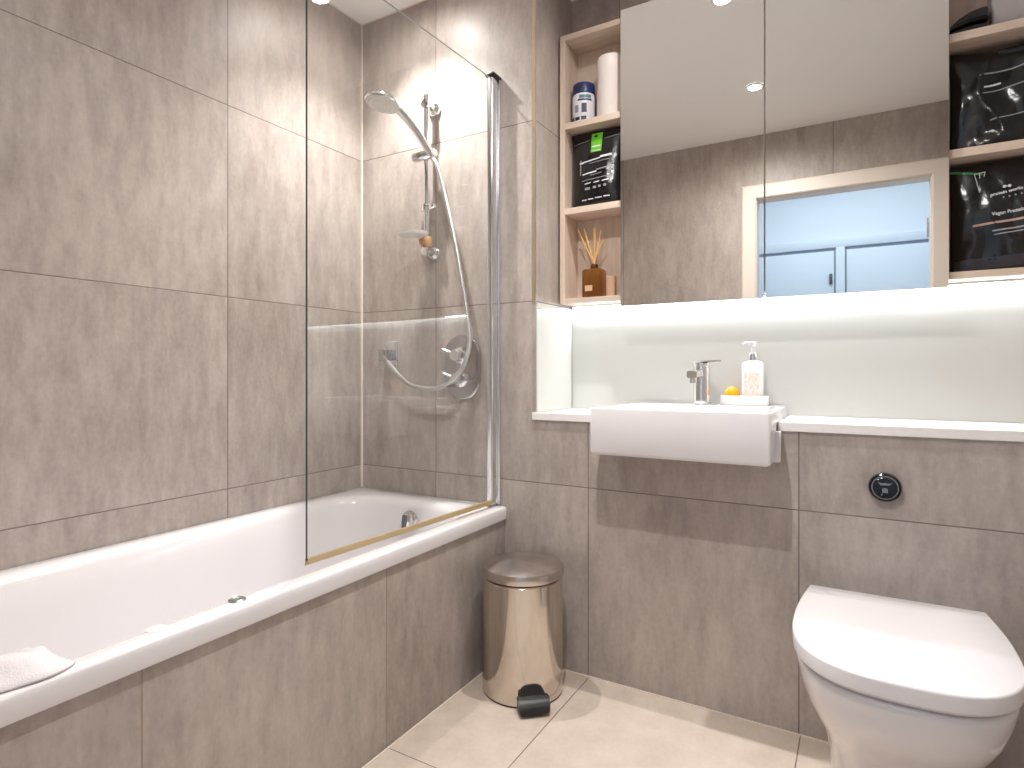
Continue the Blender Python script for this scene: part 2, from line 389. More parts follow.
# ------------------------------------------------------------------ bathtub
bt = thing('bathtub', (.337, -.84, 0), 'white enamel bathtub built in along the left tiled wall', 'bathtub')
OX0, OX1, OY0, OY1 = .004, .674, YREAR+.004, -.004
def ring(x0, x1, y0, y1, r, z): return rrect(x0, x1, y0, y1, r, z, 14)
rings = [ring(OX0+.012, OX1-.012, OY0+.012, OY1-.002, .004, .462),
         ring(OX0+.004, OX1-.001, OY0+.004, OY1, .006, .462),
         ring(OX0, OX1, OY0, OY1, .008, .466), ring(OX0, OX1+.001, OY0, OY1, .008, .488),
         ring(OX0, OX1, OY0, OY1, .010, .498), ring(OX0+.001, OX1-.002, OY0+.001, OY1-.001, .012, .5025),
         ring(OX0+.004, OX1-.007, OY0+.004, OY1-.004, .014, .504)]
ix0, ix1, iy0, iy1 = .052, .622, -1.60, -.082
rings += [ring(ix0-.012, ix1+.012, iy0-.012, iy1+.012, .20, .5035), ring(ix0, ix1, iy0, iy1, .195, .501),
          ring(ix0+.010, ix1-.010, iy0+.010, iy1-.010, .19, .493), ring(ix0+.018, ix1-.018, iy0+.022, iy1-.018, .185, .478),
          ring(ix0+.030, ix1-.030, iy0+.06, iy1-.030, .18, .42), ring(ix0+.048, ix1-.048, iy0+.14, iy1-.050, .17, .30),
          ring(ix0+.066, ix1-.066, iy0+.22, iy1-.072, .15, .20), ring(ix0+.090, ix1-.090, iy0+.28, iy1-.10, .13, .15),
          ring(ix0+.13, ix1-.13, iy0+.34, iy1-.15, .10, .130), ring(ix0+.2, ix1-.2, iy0+.44, iy1-.25, .06, .125)]
bm = nb(); loft(bm, rings, cap0=False, cap1=True); obj('tub', bm, M['enamel'], bt, angle=60)
# overflow on the far end
bm = nb(); oc = (.342, -.116, .436); oa = (0, -1, .16)
lathe(bm, [(.001, .0), (.036, .0), (.037, .004), (.034, .010), (.026, .011), (.024, .024), (.020, .027), (.001, .028)], oc, 36, oa)
ov = tag(obj('overflow', bm, M['chrome'], bt), 'round chrome overflow with turning knob')
bm = nb(); tube(bm, [(.342, -.144, .463), (.342, -.148, .439), (.342, -.150, .416)], [.006, .008, .006], 12); obj('knob', bm, M['handle_dark'], ov)
# two small fittings on the rim
bm = nb(); lathe(bm, [(.001, 0), (.016, 0), (.017, .002), (.013, .0045), (.009, .0025), (.001, .002)], (.634, -.992, .5028), 28); tag(obj('rim_fitting', bm, M['fitting'], bt), 'small round chrome fitting on the rim')
bm = nb(); lathe(bm, [(.001, 0), (.016, 0), (.017, .002), (.012, .004), (.001, .0045)], (.630, -1.150, .5025), 28); tag(obj('rim_fitting', bm, M['plastic_white'], bt), 'small round white fitting on the rim')
tag(obj('front_panel', boxm(.645, .664, YREAR+.004, -.003, .0005, .460), M['tile_panel'], bt, smooth=False), 'grey-beige tiled front panel')

# ------------------------------------------------------------------ bath screen
SA, SB = .640, .04
def sx(y): return SA+SB*y
sc = thing('bath_screen', (SA, -.4, .525), 'clear glass bath screen with chrome hinge post standing on the tub rim', 'bath screen')
SY0, SY1, SZ0, SZ1 = -.797, -.040, .524, 1.945
bm = nb(); k = 12; rc = .012
out = [(SY0, SZ0), (SY1, SZ0), (SY1, SZ1), (SY0, SZ1)]
fr = [bm.verts.new((sx(y)+.003, y, z)) for y, z in out]; bk = [bm.verts.new((sx(y)-.003, y, z)) for y, z in out]
bm.faces.new(fr); bm.faces.new(bk[::-1])
for i in range(4):
    j = (i+1) % 4; f = bm.faces.new((fr[i], bk[i], bk[j], fr[j])); f.material_index = 2 if i == 2 else 1 if i in (0, 3) else 0
obj('glass_panel', bm, [M['glass'], M['glass_edge'], M['glass_top']], sc, smooth=False)
bm = nb(); box(bm, SA-.021, SA+.003, -.050, -.014, .512, 1.955, bev=.006, seg=4); hp = tag(obj('hinge_post', bm, M['satin'], sc), 'chrome hinge post')
bm = nb(); box(bm, SA-.025, SA+.010, -.054, -.001, 1.955, 1.966, bev=.003); tag(obj('end_cap', bm, M['black_plastic'], hp), 'dark end cap')
bm = nb(); box(bm, SA-.016, SA+.009, -.014, -.001, .508, 1.955, bev=.002); tag(obj('wall_profile', bm, M['satin'], sc), 'grey metal wall channel')
bm = nb()
rr = []
for y in (SY0, SY1):
    x = sx(y); rr.append([Vector((x-.0045, y, .529)), Vector((x+.0045, y, .529)), Vector((x+.0045, y, .521)), Vector((x+.0052, y, .5165)), Vector((x, y, .519)), Vector((x-.0075, y, .511)), Vector((x-.0045, y, .521))])
loft(bm, rr); tag(obj('seal_strip', bm, M['seal'], sc, smooth=False), 'yellowed plastic seal strip along the bottom edge')

# ------------------------------------------------------------------ shower rail, hand shower, hose, valve
RX, RY = .366, -.052
sr = thing('shower_rail', (RX, 0, 1.37), 'vertical chrome riser rail on the shower end wall', 'shower rail')
bm = nb(); lathe(bm, [(.001, 0), (.0095, 0), (.0105, .003), (.0105, .577), (.0095, .580), (.001, .580)], (RX, RY, 1.372), 24); obj('rail', bm, M['chrome'], sr)
for z in (1.918, 1.392):
    bm = nb(); lathe(bm, [(.001, 0), (.026, 0), (.027, .006), (.022, .016), (.014, .024), (.013, .052), (.016, .056), (.016, .064), (.001, .066)], (RX, 0, z), 28, (0, -1, 0)); obj('bracket', bm, M['chrome'], sr)
bm = nb(); tube(bm, [(.322, -.078, 1.722), (.328, -.076, 1.724), (.372, -.060, 1.734), (.402, -.052, 1.740), (.406, -.052, 1.741)], [.012, .017, .018, .016, .012], 20)
obj('slider', bm, M['chrome'], sr)
bm = nb(); lathe(bm, [(.001, -.012), (.017, -.012), (.018, -.008), (.018, .008), (.017, .012), (.001, .012)], (RX, RY, 1.548), 24); tube(bm, [(RX+.01, RY, 1.548), (RX+.035, RY-.005, 1.548), (RX+.042, RY-.006, 1.548)], [.008, .010, .006], 12); obj('clamp', bm, M['chrome'], sr)
# hand shower
hs = thing('hand_shower', (.380, -.075, 1.73), 'chrome hand shower with round head held in the rail slider', 'hand shower')
hc = Vector((.318, -.226, 1.868)); hn = Vector((-.10, -.17, -1.0)).normalized()
path = smooth_path([(.402, -.066, 1.722), (.388, -.082, 1.752), (.368, -.110, 1.800), (.346, -.150, 1.845), (.328, -.190, 1.874), tuple(hc-hn*.012)], 6)
bm = nb(); n_ = len(path); tube(bm, path, [.010+.0045*min(1, i/6)+.004*(i/n_) for i in range(n_)], 18, flat=.85); obj('handle', bm, M['chrome'], hs)
bm = nb(); lathe(bm, [(.001, -.022), (.030, -.021), (.050, -.014), (.059, -.004), (.061, .003), (.058, .007)], hc, 44, hn, cap1=False); obj('head', bm, M['chrome'], hs)
bm = nb(); lathe(bm, [(.0585, .004), (.056, .0085), (.030, .0105), (.001, .011)], hc, 44, hn, cap0=False)
q = Vector((0, 0, 1)).rotation_difference(hn)
for rr_, cnt in ((.018, 8), (.032, 14), (.046, 20)):
    for i in range(cnt):
        a = 2*math.pi*i/cnt; lathe(bm, [(.0022, .008), (.0018, .0135), (.0008, .014)], hc + q @ Vector((rr_*math.cos(a), rr_*math.sin(a), 0)), 6, hn)
tag(obj('spray_face', bm, M['shower_face'], hs), 'pale spray face with nozzles')
# hose
hpts = [(.404, -.064, 1.712), (.425, -.066, 1.68), (.458, -.058, 1.555), (.500, -.055, 1.38), (.541, -.055, 1.175), (.560, -.062, 1.07), (.556, -.080, 1.00), (.528, -.088, .948), (.480, -.082, .918), (.426, -.074, .902), (.373, -.070, .902), (.305, -.070, .914), (.250, -.068, .948), (.205, -.062, .985), (.182, -.056, 1.000)]
bm = nb(); tube(bm, smooth_path(hpts, 10), .0080, 12)
o = obj('shower_hose', bm, M['hose'], origin=(.426, -.074, .902)); tag(o, 'flexible chrome hose looping from the hand shower to the wall elbow', 'hose')
# elbow
el = thing('hose_elbow', (.150, 0, 1.02), 'square chrome outlet elbow on the tiled wall where the hose ends', 'hose outlet')
bm = nb(); box(bm, .124, .190, -.010, -.0005, .985, 1.078, bev=.006, seg=3); obj('plate', bm, M['chrome'], el)
bm = nb(); box(bm, .134, .170, -.052, -.009, 1.000, 1.046, bev=.005, seg=3); tube(bm, [(.160, -.05, 1.014), (.172, -.053, 1.006), (.186, -.057, .997)], [.012, .011, .009], 16); obj('outlet', bm, M['dark_chrome'], el)
# valve
vx, vz = .487, .976
va = thing('shower_valve', (vx, 0, vz), 'chrome thermostatic shower valve plate with two lever knobs', 'shower valve')
bm = nb(); rg = []
for off, y in ((0, -.0005), (0, -.005), (.003, -.0085), (.008, -.010)):
    r0 = rrect(vx-.078+off, vx+.078-off, vz-.116+off, vz+.116-off, .0765-off, 0, 16); rg.append([Vector((p.x, y, p.y)) for p in r0])
loft(bm, rg); obj('plate', bm, M['dark_chrome'], va, angle=30)
for kz in (1.018, .936):
    bm = nb(); lathe(bm, [(.030, 0), (.030, .006), (.022, .009), (.021, .040), (.019, .044), (.001, .045)], (vx, -.009, kz), 30, (0, -1, 0))
    kn = obj('knob', bm, M['chrome'], va)
    bm = nb(); tube(bm, [(vx-.005, -.044, kz+.004), (vx-.030, -.050, kz+.013), (vx-.052, -.054, kz+.022)], [.006, .0055, .005], 12); obj('lever', bm, M['chrome'], kn)
# soap dish on the rail
sd = thing('rail_soap_dish', (RX, RY-.06, 1.435), 'frosted oval soap dish clipped low on the riser rail', 'soap dish')
bm = nb(); rg = []
for s, z in ((.55, 1.427), (.9, 1.431), (1.0, 1.441), (.95, 1.441), (.85, 1.4345), (.5, 1.431)):
    rg.append([Vector((.362+.058*s*math.cos(a), -.122+.050*s*math.sin(a), z+.004)) for a in [2*math.pi*i/36 for i in range(36)]])
loft(bm, rg); obj('dish', bm, M['white_paint'], sd)
bm = nb(); lathe(bm, [(.001, -.018), (.018, -.018), (.0195, -.012), (.0195, .012), (.018, .018), (.001, .018)], (RX, RY, 1.425), 24); box(bm, RX-.010, RX+.008, -.085, -.060, 1.414, 1.432, bev=.003)
tag(obj('clip', bm, M['dish_clip'], sd), 'clip with a warm reflection painted into its colour')

# ------------------------------------------------------------------ worktop, splashback, basin
bm = nb()
OV = -.006
box(bm, XN-.010, BX0-.0015, OV, YN-.001, ZB+.0003, CT, bev=.0015)
box(bm, BX1+.0015, XR-.001, OV, YN-.001, ZB+.0003, CT, bev=.0015)
box(bm, BX0-.003, BX1+.003, BY1+.0015, YN-.001, ZB+.0003, CT)
# keep the overhanging end clear of the tiled corner
for v in bm.verts:
    if v.co.x < XN and v.co.y > .02: v.co.x = XN+.0015
o = obj('worktop', bm, M['quartz'], origin=(1.46, .14, ZB), smooth=False); tag(o, 'white stone worktop ledge running along the recess around the basin', 'worktop')
o = obj('splashback', boxm(XN+.008, XR-.001, YN-.012, YN-.0005, CT+.0005, ZU0-.001, bev=.001), M['splash'], origin=(1.46, YN-.006, CT), smooth=False); tag(o, 'pale back-painted glass splashback behind the basin', 'splashback')
o = obj('splashback_return', boxm(XN+.0005, XN+.007, .001, YN-.013, CT+.0005, 1.190, bev=.001), M['splash'], origin=(XN+.004, .14, CT), smooth=False); tag(o, 'narrow white glass return on the left side of the recess', 'splashback')
ba = thing('washbasin', (1.276, .06, BZ0), 'white rectangular semi-recessed washbasin with a flat front apron', 'washbasin')
bm = nb(); r4 = []
def br(inset, z, rad=.007): return rrect(BX0+inset, BX1-inset, BY0+inset, BY1-inset, rad, z, 8)
r4 += [br(.020, BZ0, .006), br(.005, BZ0, .007), br(.001, BZ0+.004), br(0, BZ0+.010), br(0, BZ1-.004), br(.0012, BZ1-.001), br(.004, BZ1)]
def bowl(e, z, rad): return rrect(1.082+e, 1.470-e, -.098+e, .118-e*.7, rad, z, 8)
r4 += [bowl(-.006, BZ1-.0002, .030), bowl(0, BZ1-.003, .028), bowl(.006, BZ1-.020, .028), bowl(.014, BZ1-.075, .030), bowl(.030, BZ1-.100, .030), bowl(.070, BZ1-.108, .02)]
loft(bm, r4); obj('bowl', bm, M['ceramic'], ba)
bm = nb(); box(bm, BX1-.02, BX1+.0125, -.050, -.0075, .722, .803, bev=.004); tag(obj('side_lug', bm, M['ceramic'], ba), 'side lug under the worktop edge')
bm = nb(); lathe(bm, [(.001, 0), (.022, 0), (.023, .003), (.012, .004), (.001, .003)], (1.276, .02, BZ1-.1078), 28); obj('waste', bm, M['chrome'], ba)
# tap
TX, TY = 1.272, .200
tp = thing('basin_tap', (TX, TY, BZ1), 'chrome single-lever mixer tap on the basin deck', 'tap')
bm = nb(); lathe(bm, [(.001, 0), (.029, 0), (.029, .005), (.0255, .007), (.0255, .118), (.0245, .122), (.001, .122)], (TX, TY, BZ1), 36); obj('body', bm, M['chrome'], tp)
bm = nb(); rg = []
for y, z, hw, hh in ((TY-.004, BZ1+.098, .017, .016), (TY-.05, BZ1+.099, .0165, .014), (TY-.095, BZ1+.098, .016, .012), (TY-.112, BZ1+.096, .015, .011)):
    rg.append([Vector((TX-.004+p.x, y, z+p.y)) for p in rrect(-hw, hw, -hh, hh, hh*.6, 0, 5)])
loft(bm, rg); lathe(bm, [(.011, -.018), (.011, 0)], (TX-.004, TY-.098, BZ1+.088), 20); obj('spout', bm, M['chrome'], tp)
bm = nb(); lathe(bm, [(.0255, 0), (.0255, .008), (.014, .012), (.001, .0125)], (TX, TY, BZ1+.1235), 32)
rg = []
for t_, hw in ((-.03, .016), (0, .017), (.04, .013), (.078, .009)):
    c = Vector((TX+t_*.80, TY-t_*.55, BZ1+.1365+t_*.02)); nx = Vector((.55, .80, 0))
    rg.append([c-nx*hw+Vector((0, 0, -.003)), c+nx*hw+Vector((0, 0, -.003)), c+nx*hw+Vector((0, 0, .002)), c-nx*hw+Vector((0, 0, .002))])
loft(bm, rg); obj('lever', bm, M['chrome'], tp, smooth=False)
# tray, soap, soap bottle
o = None
bm = nb(); z0 = BZ1+.0003
loft(bm, [rrect(1.330, 1.462, .205, .257, .008, z0, 5), rrect(1.328, 1.464, .203, .259, .009, z0+.003, 5), rrect(1.328, 1.464, .203, .259, .009, z0+.029, 5),
          rrect(1.331, 1.461, .206, .256, .007, z0+.0295, 5), rrect(1.333, 1.459, .208, .254, .006, z0+.008, 5)])
o = obj('soap_tray', bm, M['stone'], origin=(1.396, .231, z0)); tag(o, 'small white rectangular tray on the basin deck', 'tray')
bm = nb(); rg = []
for s, z in ((.80, .0085), (.95, .012), (1.0, .019), (.97, .030), (.82, .040), (.5, .047), (.12, .0495)):
    rg.append([Vector((1.359+.0235*s*math.cos(a), .231+.019*s*math.sin(a), z0+.0002+z*1.18-.0015)) for a in [2*math.pi*i/28 for i in range(28)]])
loft(bm, rg); o = obj('soap_bar', bm, M['soap'], origin=(1.362, .231, z0+.0085)); tag(o, 'bright orange domed soap bar on the white tray', 'soap')
bx, by = 1.4205, .231; b0 = z0+.0085
sb = thing('soap_dispenser', (bx, by, b0), 'clear-and-white pump soap bottle on the white tray', 'soap bottle')
bm = nb(); rg = []
for hw, hd, r_, z in ((.029, .018, .008, 0), (.031, .020, .009, .004), (.031, .020, .009, .118), (.030, .019, .009, .122), (.024, .016, .008, .127), (.012, .012, .010, .131), (.011, .011, .0095, .136)):
    rg.append(rrect(bx-hw, bx+hw, by-hd, by+hd, r_, b0+z, 5))
loft(bm, rg); obj('bottle', bm, M['pump_bottle'], sb)
bm = nb(); box(bm, bx-.022, bx+.022, by-.0212, by-.0203, b0+.012, b0+.092); tag(obj('print', bm, M['pump_print'], sb, smooth=False), 'pale pink printed label')
bm = nb(); lathe(bm, [(.0135, .132), (.0135, .150), (.012, .152), (.001, .152)], (bx, by, b0), 24); tag(obj('collar', bm, M['satin'], sb), 'metallic collar')
bm = nb(); lathe(bm, [(.005, .150), (.005, .172), (.009, .174), (.010, .188), (.001, .190)], (bx, by, b0), 18)
tube(bm, [(bx, by, b0+.182), (bx-.020, by-.008, b0+.184), (bx-.030, by-.012, b0+.179)], [.0065, .0055, .004], 12); tag(obj('pump', bm, M['plastic_white'], sb), 'white pump head')

# ------------------------------------------------------------------ mirror cabinet, shelf units, LED strip
mc = thing('mirror_cabinet', ((XM0+XM1)/2, .22, ZU0), 'wide wall cabinet with two mirrored doors above the basin', 'mirror cabinet')
obj('carcass', boxm(XM0+.0225, XM1-.0165, YM1+.001, YN-.001, ZU0, ZU1, bev=.001), M['wood_h'], mc, smooth=False)
for x0, x1 in ((XM0, XG-.0018), (XG+.0018, XM1)):
    bm = nb(); box(bm, x0, x1, YM0+.005, YM1, 1.178, 2.158, bev=.0008); dr = obj('door', bm, M['mirror_edge'], mc, smooth=False)
    bm = nb(); box(bm, x0+.0004, x1-.0004, YM0, YM0+.0048, 1.1784, 2.1576); tag(obj('mirror', bm, M['mirror'], dr, smooth=False), 'mirror glass facing')
def shelf_unit(x0, x1, label):
    u = thing('open_shelf_unit', ((x0+x1)/2, .225, ZU0), label, 'shelf unit', 'open wooden shelf units')
    y0, y1, t = .165, YN-.001, .019
    obj('back_panel', boxm(x0+t, x1-t, y1-.007, y1, ZU0+t, ZU1-t), M['wood'], u, smooth=False)
    for a, b in ((x0, x0+t), (x1-t, x1)): obj('side_panel', boxm(a, b, y0, y1, ZU0, ZU1, bev=.0008), M['wood'], u, smooth=False)
    for a, b in ((ZU0, ZU0+t-.001), (1.513, 1.535), (1.813, 1.835), (ZU1-t, ZU1)):
        obj('shelf', boxm(x0+t, x1-t, y0+.0005, y1-.0075, a, b, bev=.0008), M['wood_h'], u, smooth=False)
    return u
shelf_unit(.790, 1.0440, 'open pale oak shelf unit left of the mirror cabinet')
shelf_unit(1.8890, 2.140, 'open pale oak shelf unit right of the mirror cabinet')
ls = thing('led_strip', (1.46, .245, ZU0-.001), 'glowing white LED strip under the wall units', 'light strip')
obj('channel', boxm(.80, 2.13, .2485, .2725, ZU0-.006, ZU0-.0003, bev=.001), M['white_paint'], ls, smooth=False)
tag(obj('diffuser', boxm(.802, 2.128, .254, .2715, ZU0-.0085, ZU0-.0062), M['led'], ls, smooth=False), 'glowing diffuser')

# ------------------------------------------------------------------ things on the left shelves
# jar with blue lid
jx, jy, jz = .857, .222, 1.8355
j = thing('supplement_jar', (jx, jy, jz), 'white jar with blue lid on the top left shelf', 'jar')
bm = nb(); lathe(bm, [(.001, 0), (.038, 0), (.040, .003), (.040, .098), (.038, .104), (.001, .104)], (jx, jy, jz), 40); obj('body', bm, M['jar_white'], j)
bm = nb(); lathe(bm, [(.038, .1045), (.0395, .106), (.0395, .138), (.037, .142), (.001, .143)], (jx, jy, jz), 40); tag(obj('lid', bm, M['navy'], j), 'blue screw lid')
def wrap(bm, cx, cy, r, a0, a1, z0, z1, n=8):     # a curved patch on a cylinder, angles measured from -y
    rows = []
    for z in (z0, z1):
        rows.append([bm.verts.new((cx+r*math.sin(R(a0+(a1-a0)*i/n)), cy-r*math.cos(R(a0+(a1-a0)*i/n)), z)) for i in range(n+1)])
    for i in range(n): bm.faces.new((rows[0][i], rows[0][i+1], rows[1][i+1], rows[1][i]))
RJ = .0404
for a0, a1, z0_, z1_, mk, tx in ((0, 62, .084, .096, 'teal', 'teal band'), (-8, 66, .076, .082, 'navy_dark', 'dark printed line'), (12, 38, .034, .066, 'navy_dark', 'dark printed block'), (-26, -4, .036, .062, 'ink_dim', 'grey printed block'),
                                 (-62, -30, .004, .024, 'navy_dark', 'dark printed block'), (-24, 2, .008, .020, 'navy_dark', 'dark printed block'), (10, 36, .008, .021, 'navy_dark', 'dark printed block'), (-100, -66, .002, .094, 'navy_dark', 'dark side of the label')):
    bm = nb(); wrap(bm, jx, jy, RJ, a0, a1, jz+z0_, jz+z1_); tag(obj('print', bm, M[mk], j), tx)
bm = nb(); wrap(bm, jx, jy, .0399, -30, 30, jz+.114, jz+.128); tag(obj('print', bm, M['navy_dark'], j), 'dark lettering band on the lid')
# white canister
bm = nb(); cx_, cy_ = .9585, .2225
lathe(bm, [(.001, 0), (.046, 0), (.0475, .003), (.0475, .162), (.048, .1635), (.048, .205), (.045, .212), (.001, .213)], (cx_, cy_, 1.8355), 48)
o = obj('white_canister', bm, M['paper'], origin=(cx_, cy_, 1.8355)); tag(o, 'tall plain white canister beside the blue-lidded jar', 'canister')

# foil pouches: height-field front and back with creases
class Pouch:
    def __init__(s, x0, x1, z0, z1, yc, d, seed, shear=0, top=.12, crease=.006, sag=0):
        s.__dict__.update(locals())
    def pt(s, u, v):
        x = s.x0+(s.x1-s.x0)*u; h = s.z1-s.z0
        narrow = .012*(math.sin(math.pi*v)**.7)-.004*v
        x += (.5-u)*2*narrow*.6
        z = s.z0+h*v + s.shear*(u-.5)*v - s.sag*math.sin(math.pi*u)*v*v*.5
        return x, z
    def dep(s, u, v):
        e = (max(0, 1-abs(2*u-1)**3))**.6
        f = (1-v)**.45 if v > .6 else .665+.1*math.sin((v/.6)*math.pi)
        f = min(f, .12+2.6*v+.4) if v < .2 else f
        q = noise.noise(Vector((u*3.3, v*3.3, s.seed)))+.5*noise.noise(Vector((u*8, v*6, s.seed+9)))
        fold = abs(noise.noise(Vector((u*2.1+v*1.7, v*2.4-u*1.3, s.seed+4))))
        return max(.0012, s.d*e*f + s.crease*(q*.9-1.6*fold+.35)*e*(.4+.6*(1-v)))
    def front(s, u, v, lift=.0006):
        x, z = s.pt(u, v); return Vector((x, max(.1665, s.yc-s.dep(u, v)-lift), z))
    def mesh(s, nu=44, nv=48):
        bm = nb(); Fv, Bv = [], []
        for j in range(nv+1):
            F_, B_ = [], []
            for i in range(nu+1):
                u, v = i/nu, j/nv; x, z = s.pt(u, v); dd = s.dep(u, v)
                F_.append(bm.verts.new((x, max(.1672, s.yc-dd), z))); B_.append(bm.verts.new((x, min(.2765, s.yc+dd*.9), z)))
            Fv.append(F_); Bv.append(B_)
        for G, fl in ((Fv, False), (Bv, True)):
            for j in range(nv):
                for i in range(nu):
                    q = (G[j][i], G[j][i+1], G[j+1][i+1], G[j+1][i]); bm.faces.new(q[::-1] if fl else q)
        for j in range(nv):
            bm.faces.new((Fv[j][0], Fv[j+1][0], Bv[j+1][0], Bv[j][0])); bm.faces.new((Fv[j][nu], Bv[j][nu], Bv[j+1][nu], Fv[j+1][nu]))
        for i in range(nu):
            bm.faces.new((Fv[0][i], Bv[0][i], Bv[0][i+1], Fv[0][i+1])); bm.faces.new((Fv[nv][i], Fv[nv][i+1], Bv[nv][i+1], Bv[nv][i]))
        return bm
    def patch(s, bm, u0, u1, v0, v1, slope=0, n=12, m=3, lift=.0007):
        rows = [[bm.verts.new(s.front(u0+(u1-u0)*i/n, v0+(v1-v0)*j/m+slope*(i/n), lift)) for i in range(n+1)] for j in range(m+1)]
        for j in range(m):
            for i in range(n): bm.faces.new((rows[j][i], rows[j][i+1], rows[j+1][i+1], rows[j+1][i]))
    def write(s, body, size, u, v, slope=0):
        bm = text_bm(body, size); W, Hh = s.x1-s.x0, s.z1-s.z0
        bmesh.ops.subdivide_edges(bm, edges=[e for e in bm.edges if e.calc_length() > .006], cuts=1)
        for q in bm.verts:
            uu = u+q.co.x/W; vv = v+q.co.y/Hh+slope*(uu-u); q.co = s.front(min(.995, max(.005, uu)), min(.995, max(.005, vv)), .0009)
        return bm

p1 = Pouch(.812, 1.016, 1.5358, 1.8085, .224, .046, 3.1, crease=.004)
P1 = thing('foil_pouch', (.906, .224, 1.5358), 'black foil pouch with a bright green tab on the middle left shelf', 'pouch', 'black foil pouches')
obj('bag', p1.mesh(), M['foil'], P1, angle=80)
bm = nb(); p1.patch(bm, .40, .60, .70, .955); g = tag(obj('tab', bm, M['green'], P1), 'bright green sticker tab')
bm = nb(); p1.patch(bm, .42, .58, .765, .785, lift=.0014); p1.patch(bm, .42, .58, .712, .722, lift=.0014); obj('print', bm, M['ink'], g)
for a in ((.64, .95, .855, .866, .03), (.05, .36, .845, .853, .02)):
    bm = nb(); p1.patch(bm, *a); tag(obj('tear_line', bm, M['ink_dim'], P1), 'grey tear line')
bm = nb()
for a in ((.22, .58, .575, .590, .03), (.58, .80, .612, .638, .01), (.25, .52, .415, .432, .02), (.18, .26, .57, .59, 0), (.30, .42, .29, .302, .01), (.47, .58, .295, .307, .01), (.63, .76, .30, .316, .01), (.24, .33, .09, .102, 0), (.36, .46, .094, .106, 0), (.49, .62, .10, .112, 0), (.65, .76, .105, .119, 0)):
    bm = nb(); p1.patch(bm, *a); tag(obj('print', bm, M['ink'], P1), 'white printed line')
bm = nb()
bm.free()
for a in ((.38, .76, .555, .563, .02), (.52, .78, .455, .47, .02), (.40, .62, .395, .403, .02), (.24, .82, .335, .343, .03), (.30, .40, .22, .25, 0), (.46, .52, .225, .255, 0), (.56, .61, .23, .26, 0), (.66, .71, .235, .265, 0), (.195, .215, .42, .62, 0)):
    bm = nb(); p1.patch(bm, *a); tag(obj('print', bm, M['ink_dim'], P1), 'grey printed line')

p2 = Pouch(1.911, 2.118, 1.8355-.3, 1.807, .224, .046, 8.4, crease=.016, sag=.03)
P2 = thing('foil_pouch', (2.02, .224, 1.5355), 'crumpled black foil pouch on the middle right shelf under the folded towel', 'pouch', 'black foil pouches')
obj('bag', p2.mesh(), M['foil'], P2, angle=80)
for a in ((.30, .98, .72, .735, .05), (.28, .98, .52, .532, .07), (.40, .99, .245, .256, .05)):
    bm = nb(); p2.patch(bm, *a); tag(obj('print', bm, M['ink_dim'], P2), 'fine grey printed line')
bm = nb(); p2.patch(bm, .34, .52, .585, .603, .02); tag(obj('print', bm, M['ink'], P2), 'short white printed line')
bm = nb(); p2.patch(bm, .50, .99, .93, .975, -.03); tag(obj('flap', bm, M['foil_grey'], P2), 'shiny folded top flap')

p3 = Pouch(1.911, 2.118, 1.2183, 1.503, .224, .048, 5.7, crease=.013)
P3 = thing('foil_pouch', (2.02, .224, 1.2183), 'black foil pouch lettered Vegan Protein with green zip on the bottom right shelf', 'pouch', 'black foil pouches')
obj('bag', p3.mesh(), M['foil'], P3, angle=80)
bm = nb(); p3.patch(bm, .02, .34, .94, .962, -.06); tag(obj('zip', bm, M['green_dark'], P3), 'green zip strip')
bm = nb()
a_, b_, c_ = p3.front(.26, .90), p3.front(.37, .91), p3.front(.30, .72)
for s_ in (0,):
    for (i0, i1) in ((a_, c_), (b_, c_), (a_, b_), ((a_+b_)/2, c_)): tube(bm, [i0, i1], .0010, 6)
tag(obj('emblem', bm, M['ink'], P3), 'white outlined triangular mark')
obj('lettering', p3.write('protein works', .0118, .405, .665, .12), M['ink'], P3, smooth=False)
bm = nb()
for uu in (.55, .60):
    c0 = p3.front(uu, .745); lathe(bm, [(.001, 0), (.0036, 0), (.0036, .0008), (.001, .0009)], c0, 14, (0, -1, 0))
p3.patch(bm, .555, .595, .742, .749); tag(obj('emblem', bm, M['ink'], P3), 'two-dot white logo')
bm = nb()
bm.free()
for uu in (.53, .59, .65, .71):
    bm = nb(); p3.patch(bm, uu, uu+.018, .635+.1*(uu-.5), .652+.1*(uu-.5), n=2); tag(obj('print', bm, M['ink_dim'], P3), 'tiny grey character')
obj('lettering', p3.write('Vegan Protein', .0122, .415, .49, .06), M['ink'], P3, smooth=False)
bm = nb(); p3.patch(bm, .22, .985, .405, .425, .04); tag(obj('print', bm, M['ink_copper'], P3), 'copper coloured line')
bm = nb(); p3.patch(bm, .42, .985, .345, .36, .03); p3.patch(bm, .44, .985, .315, .325, .03); tag(obj('print', bm, M['ink_dim'], P3), 'two small grey text lines')
bm = nb(); p3.patch(bm, .05, .985, .015, .11, .03, 20); tag(obj('base_panel', bm, M['foil_grey'], P3), 'paler shiny base panel')

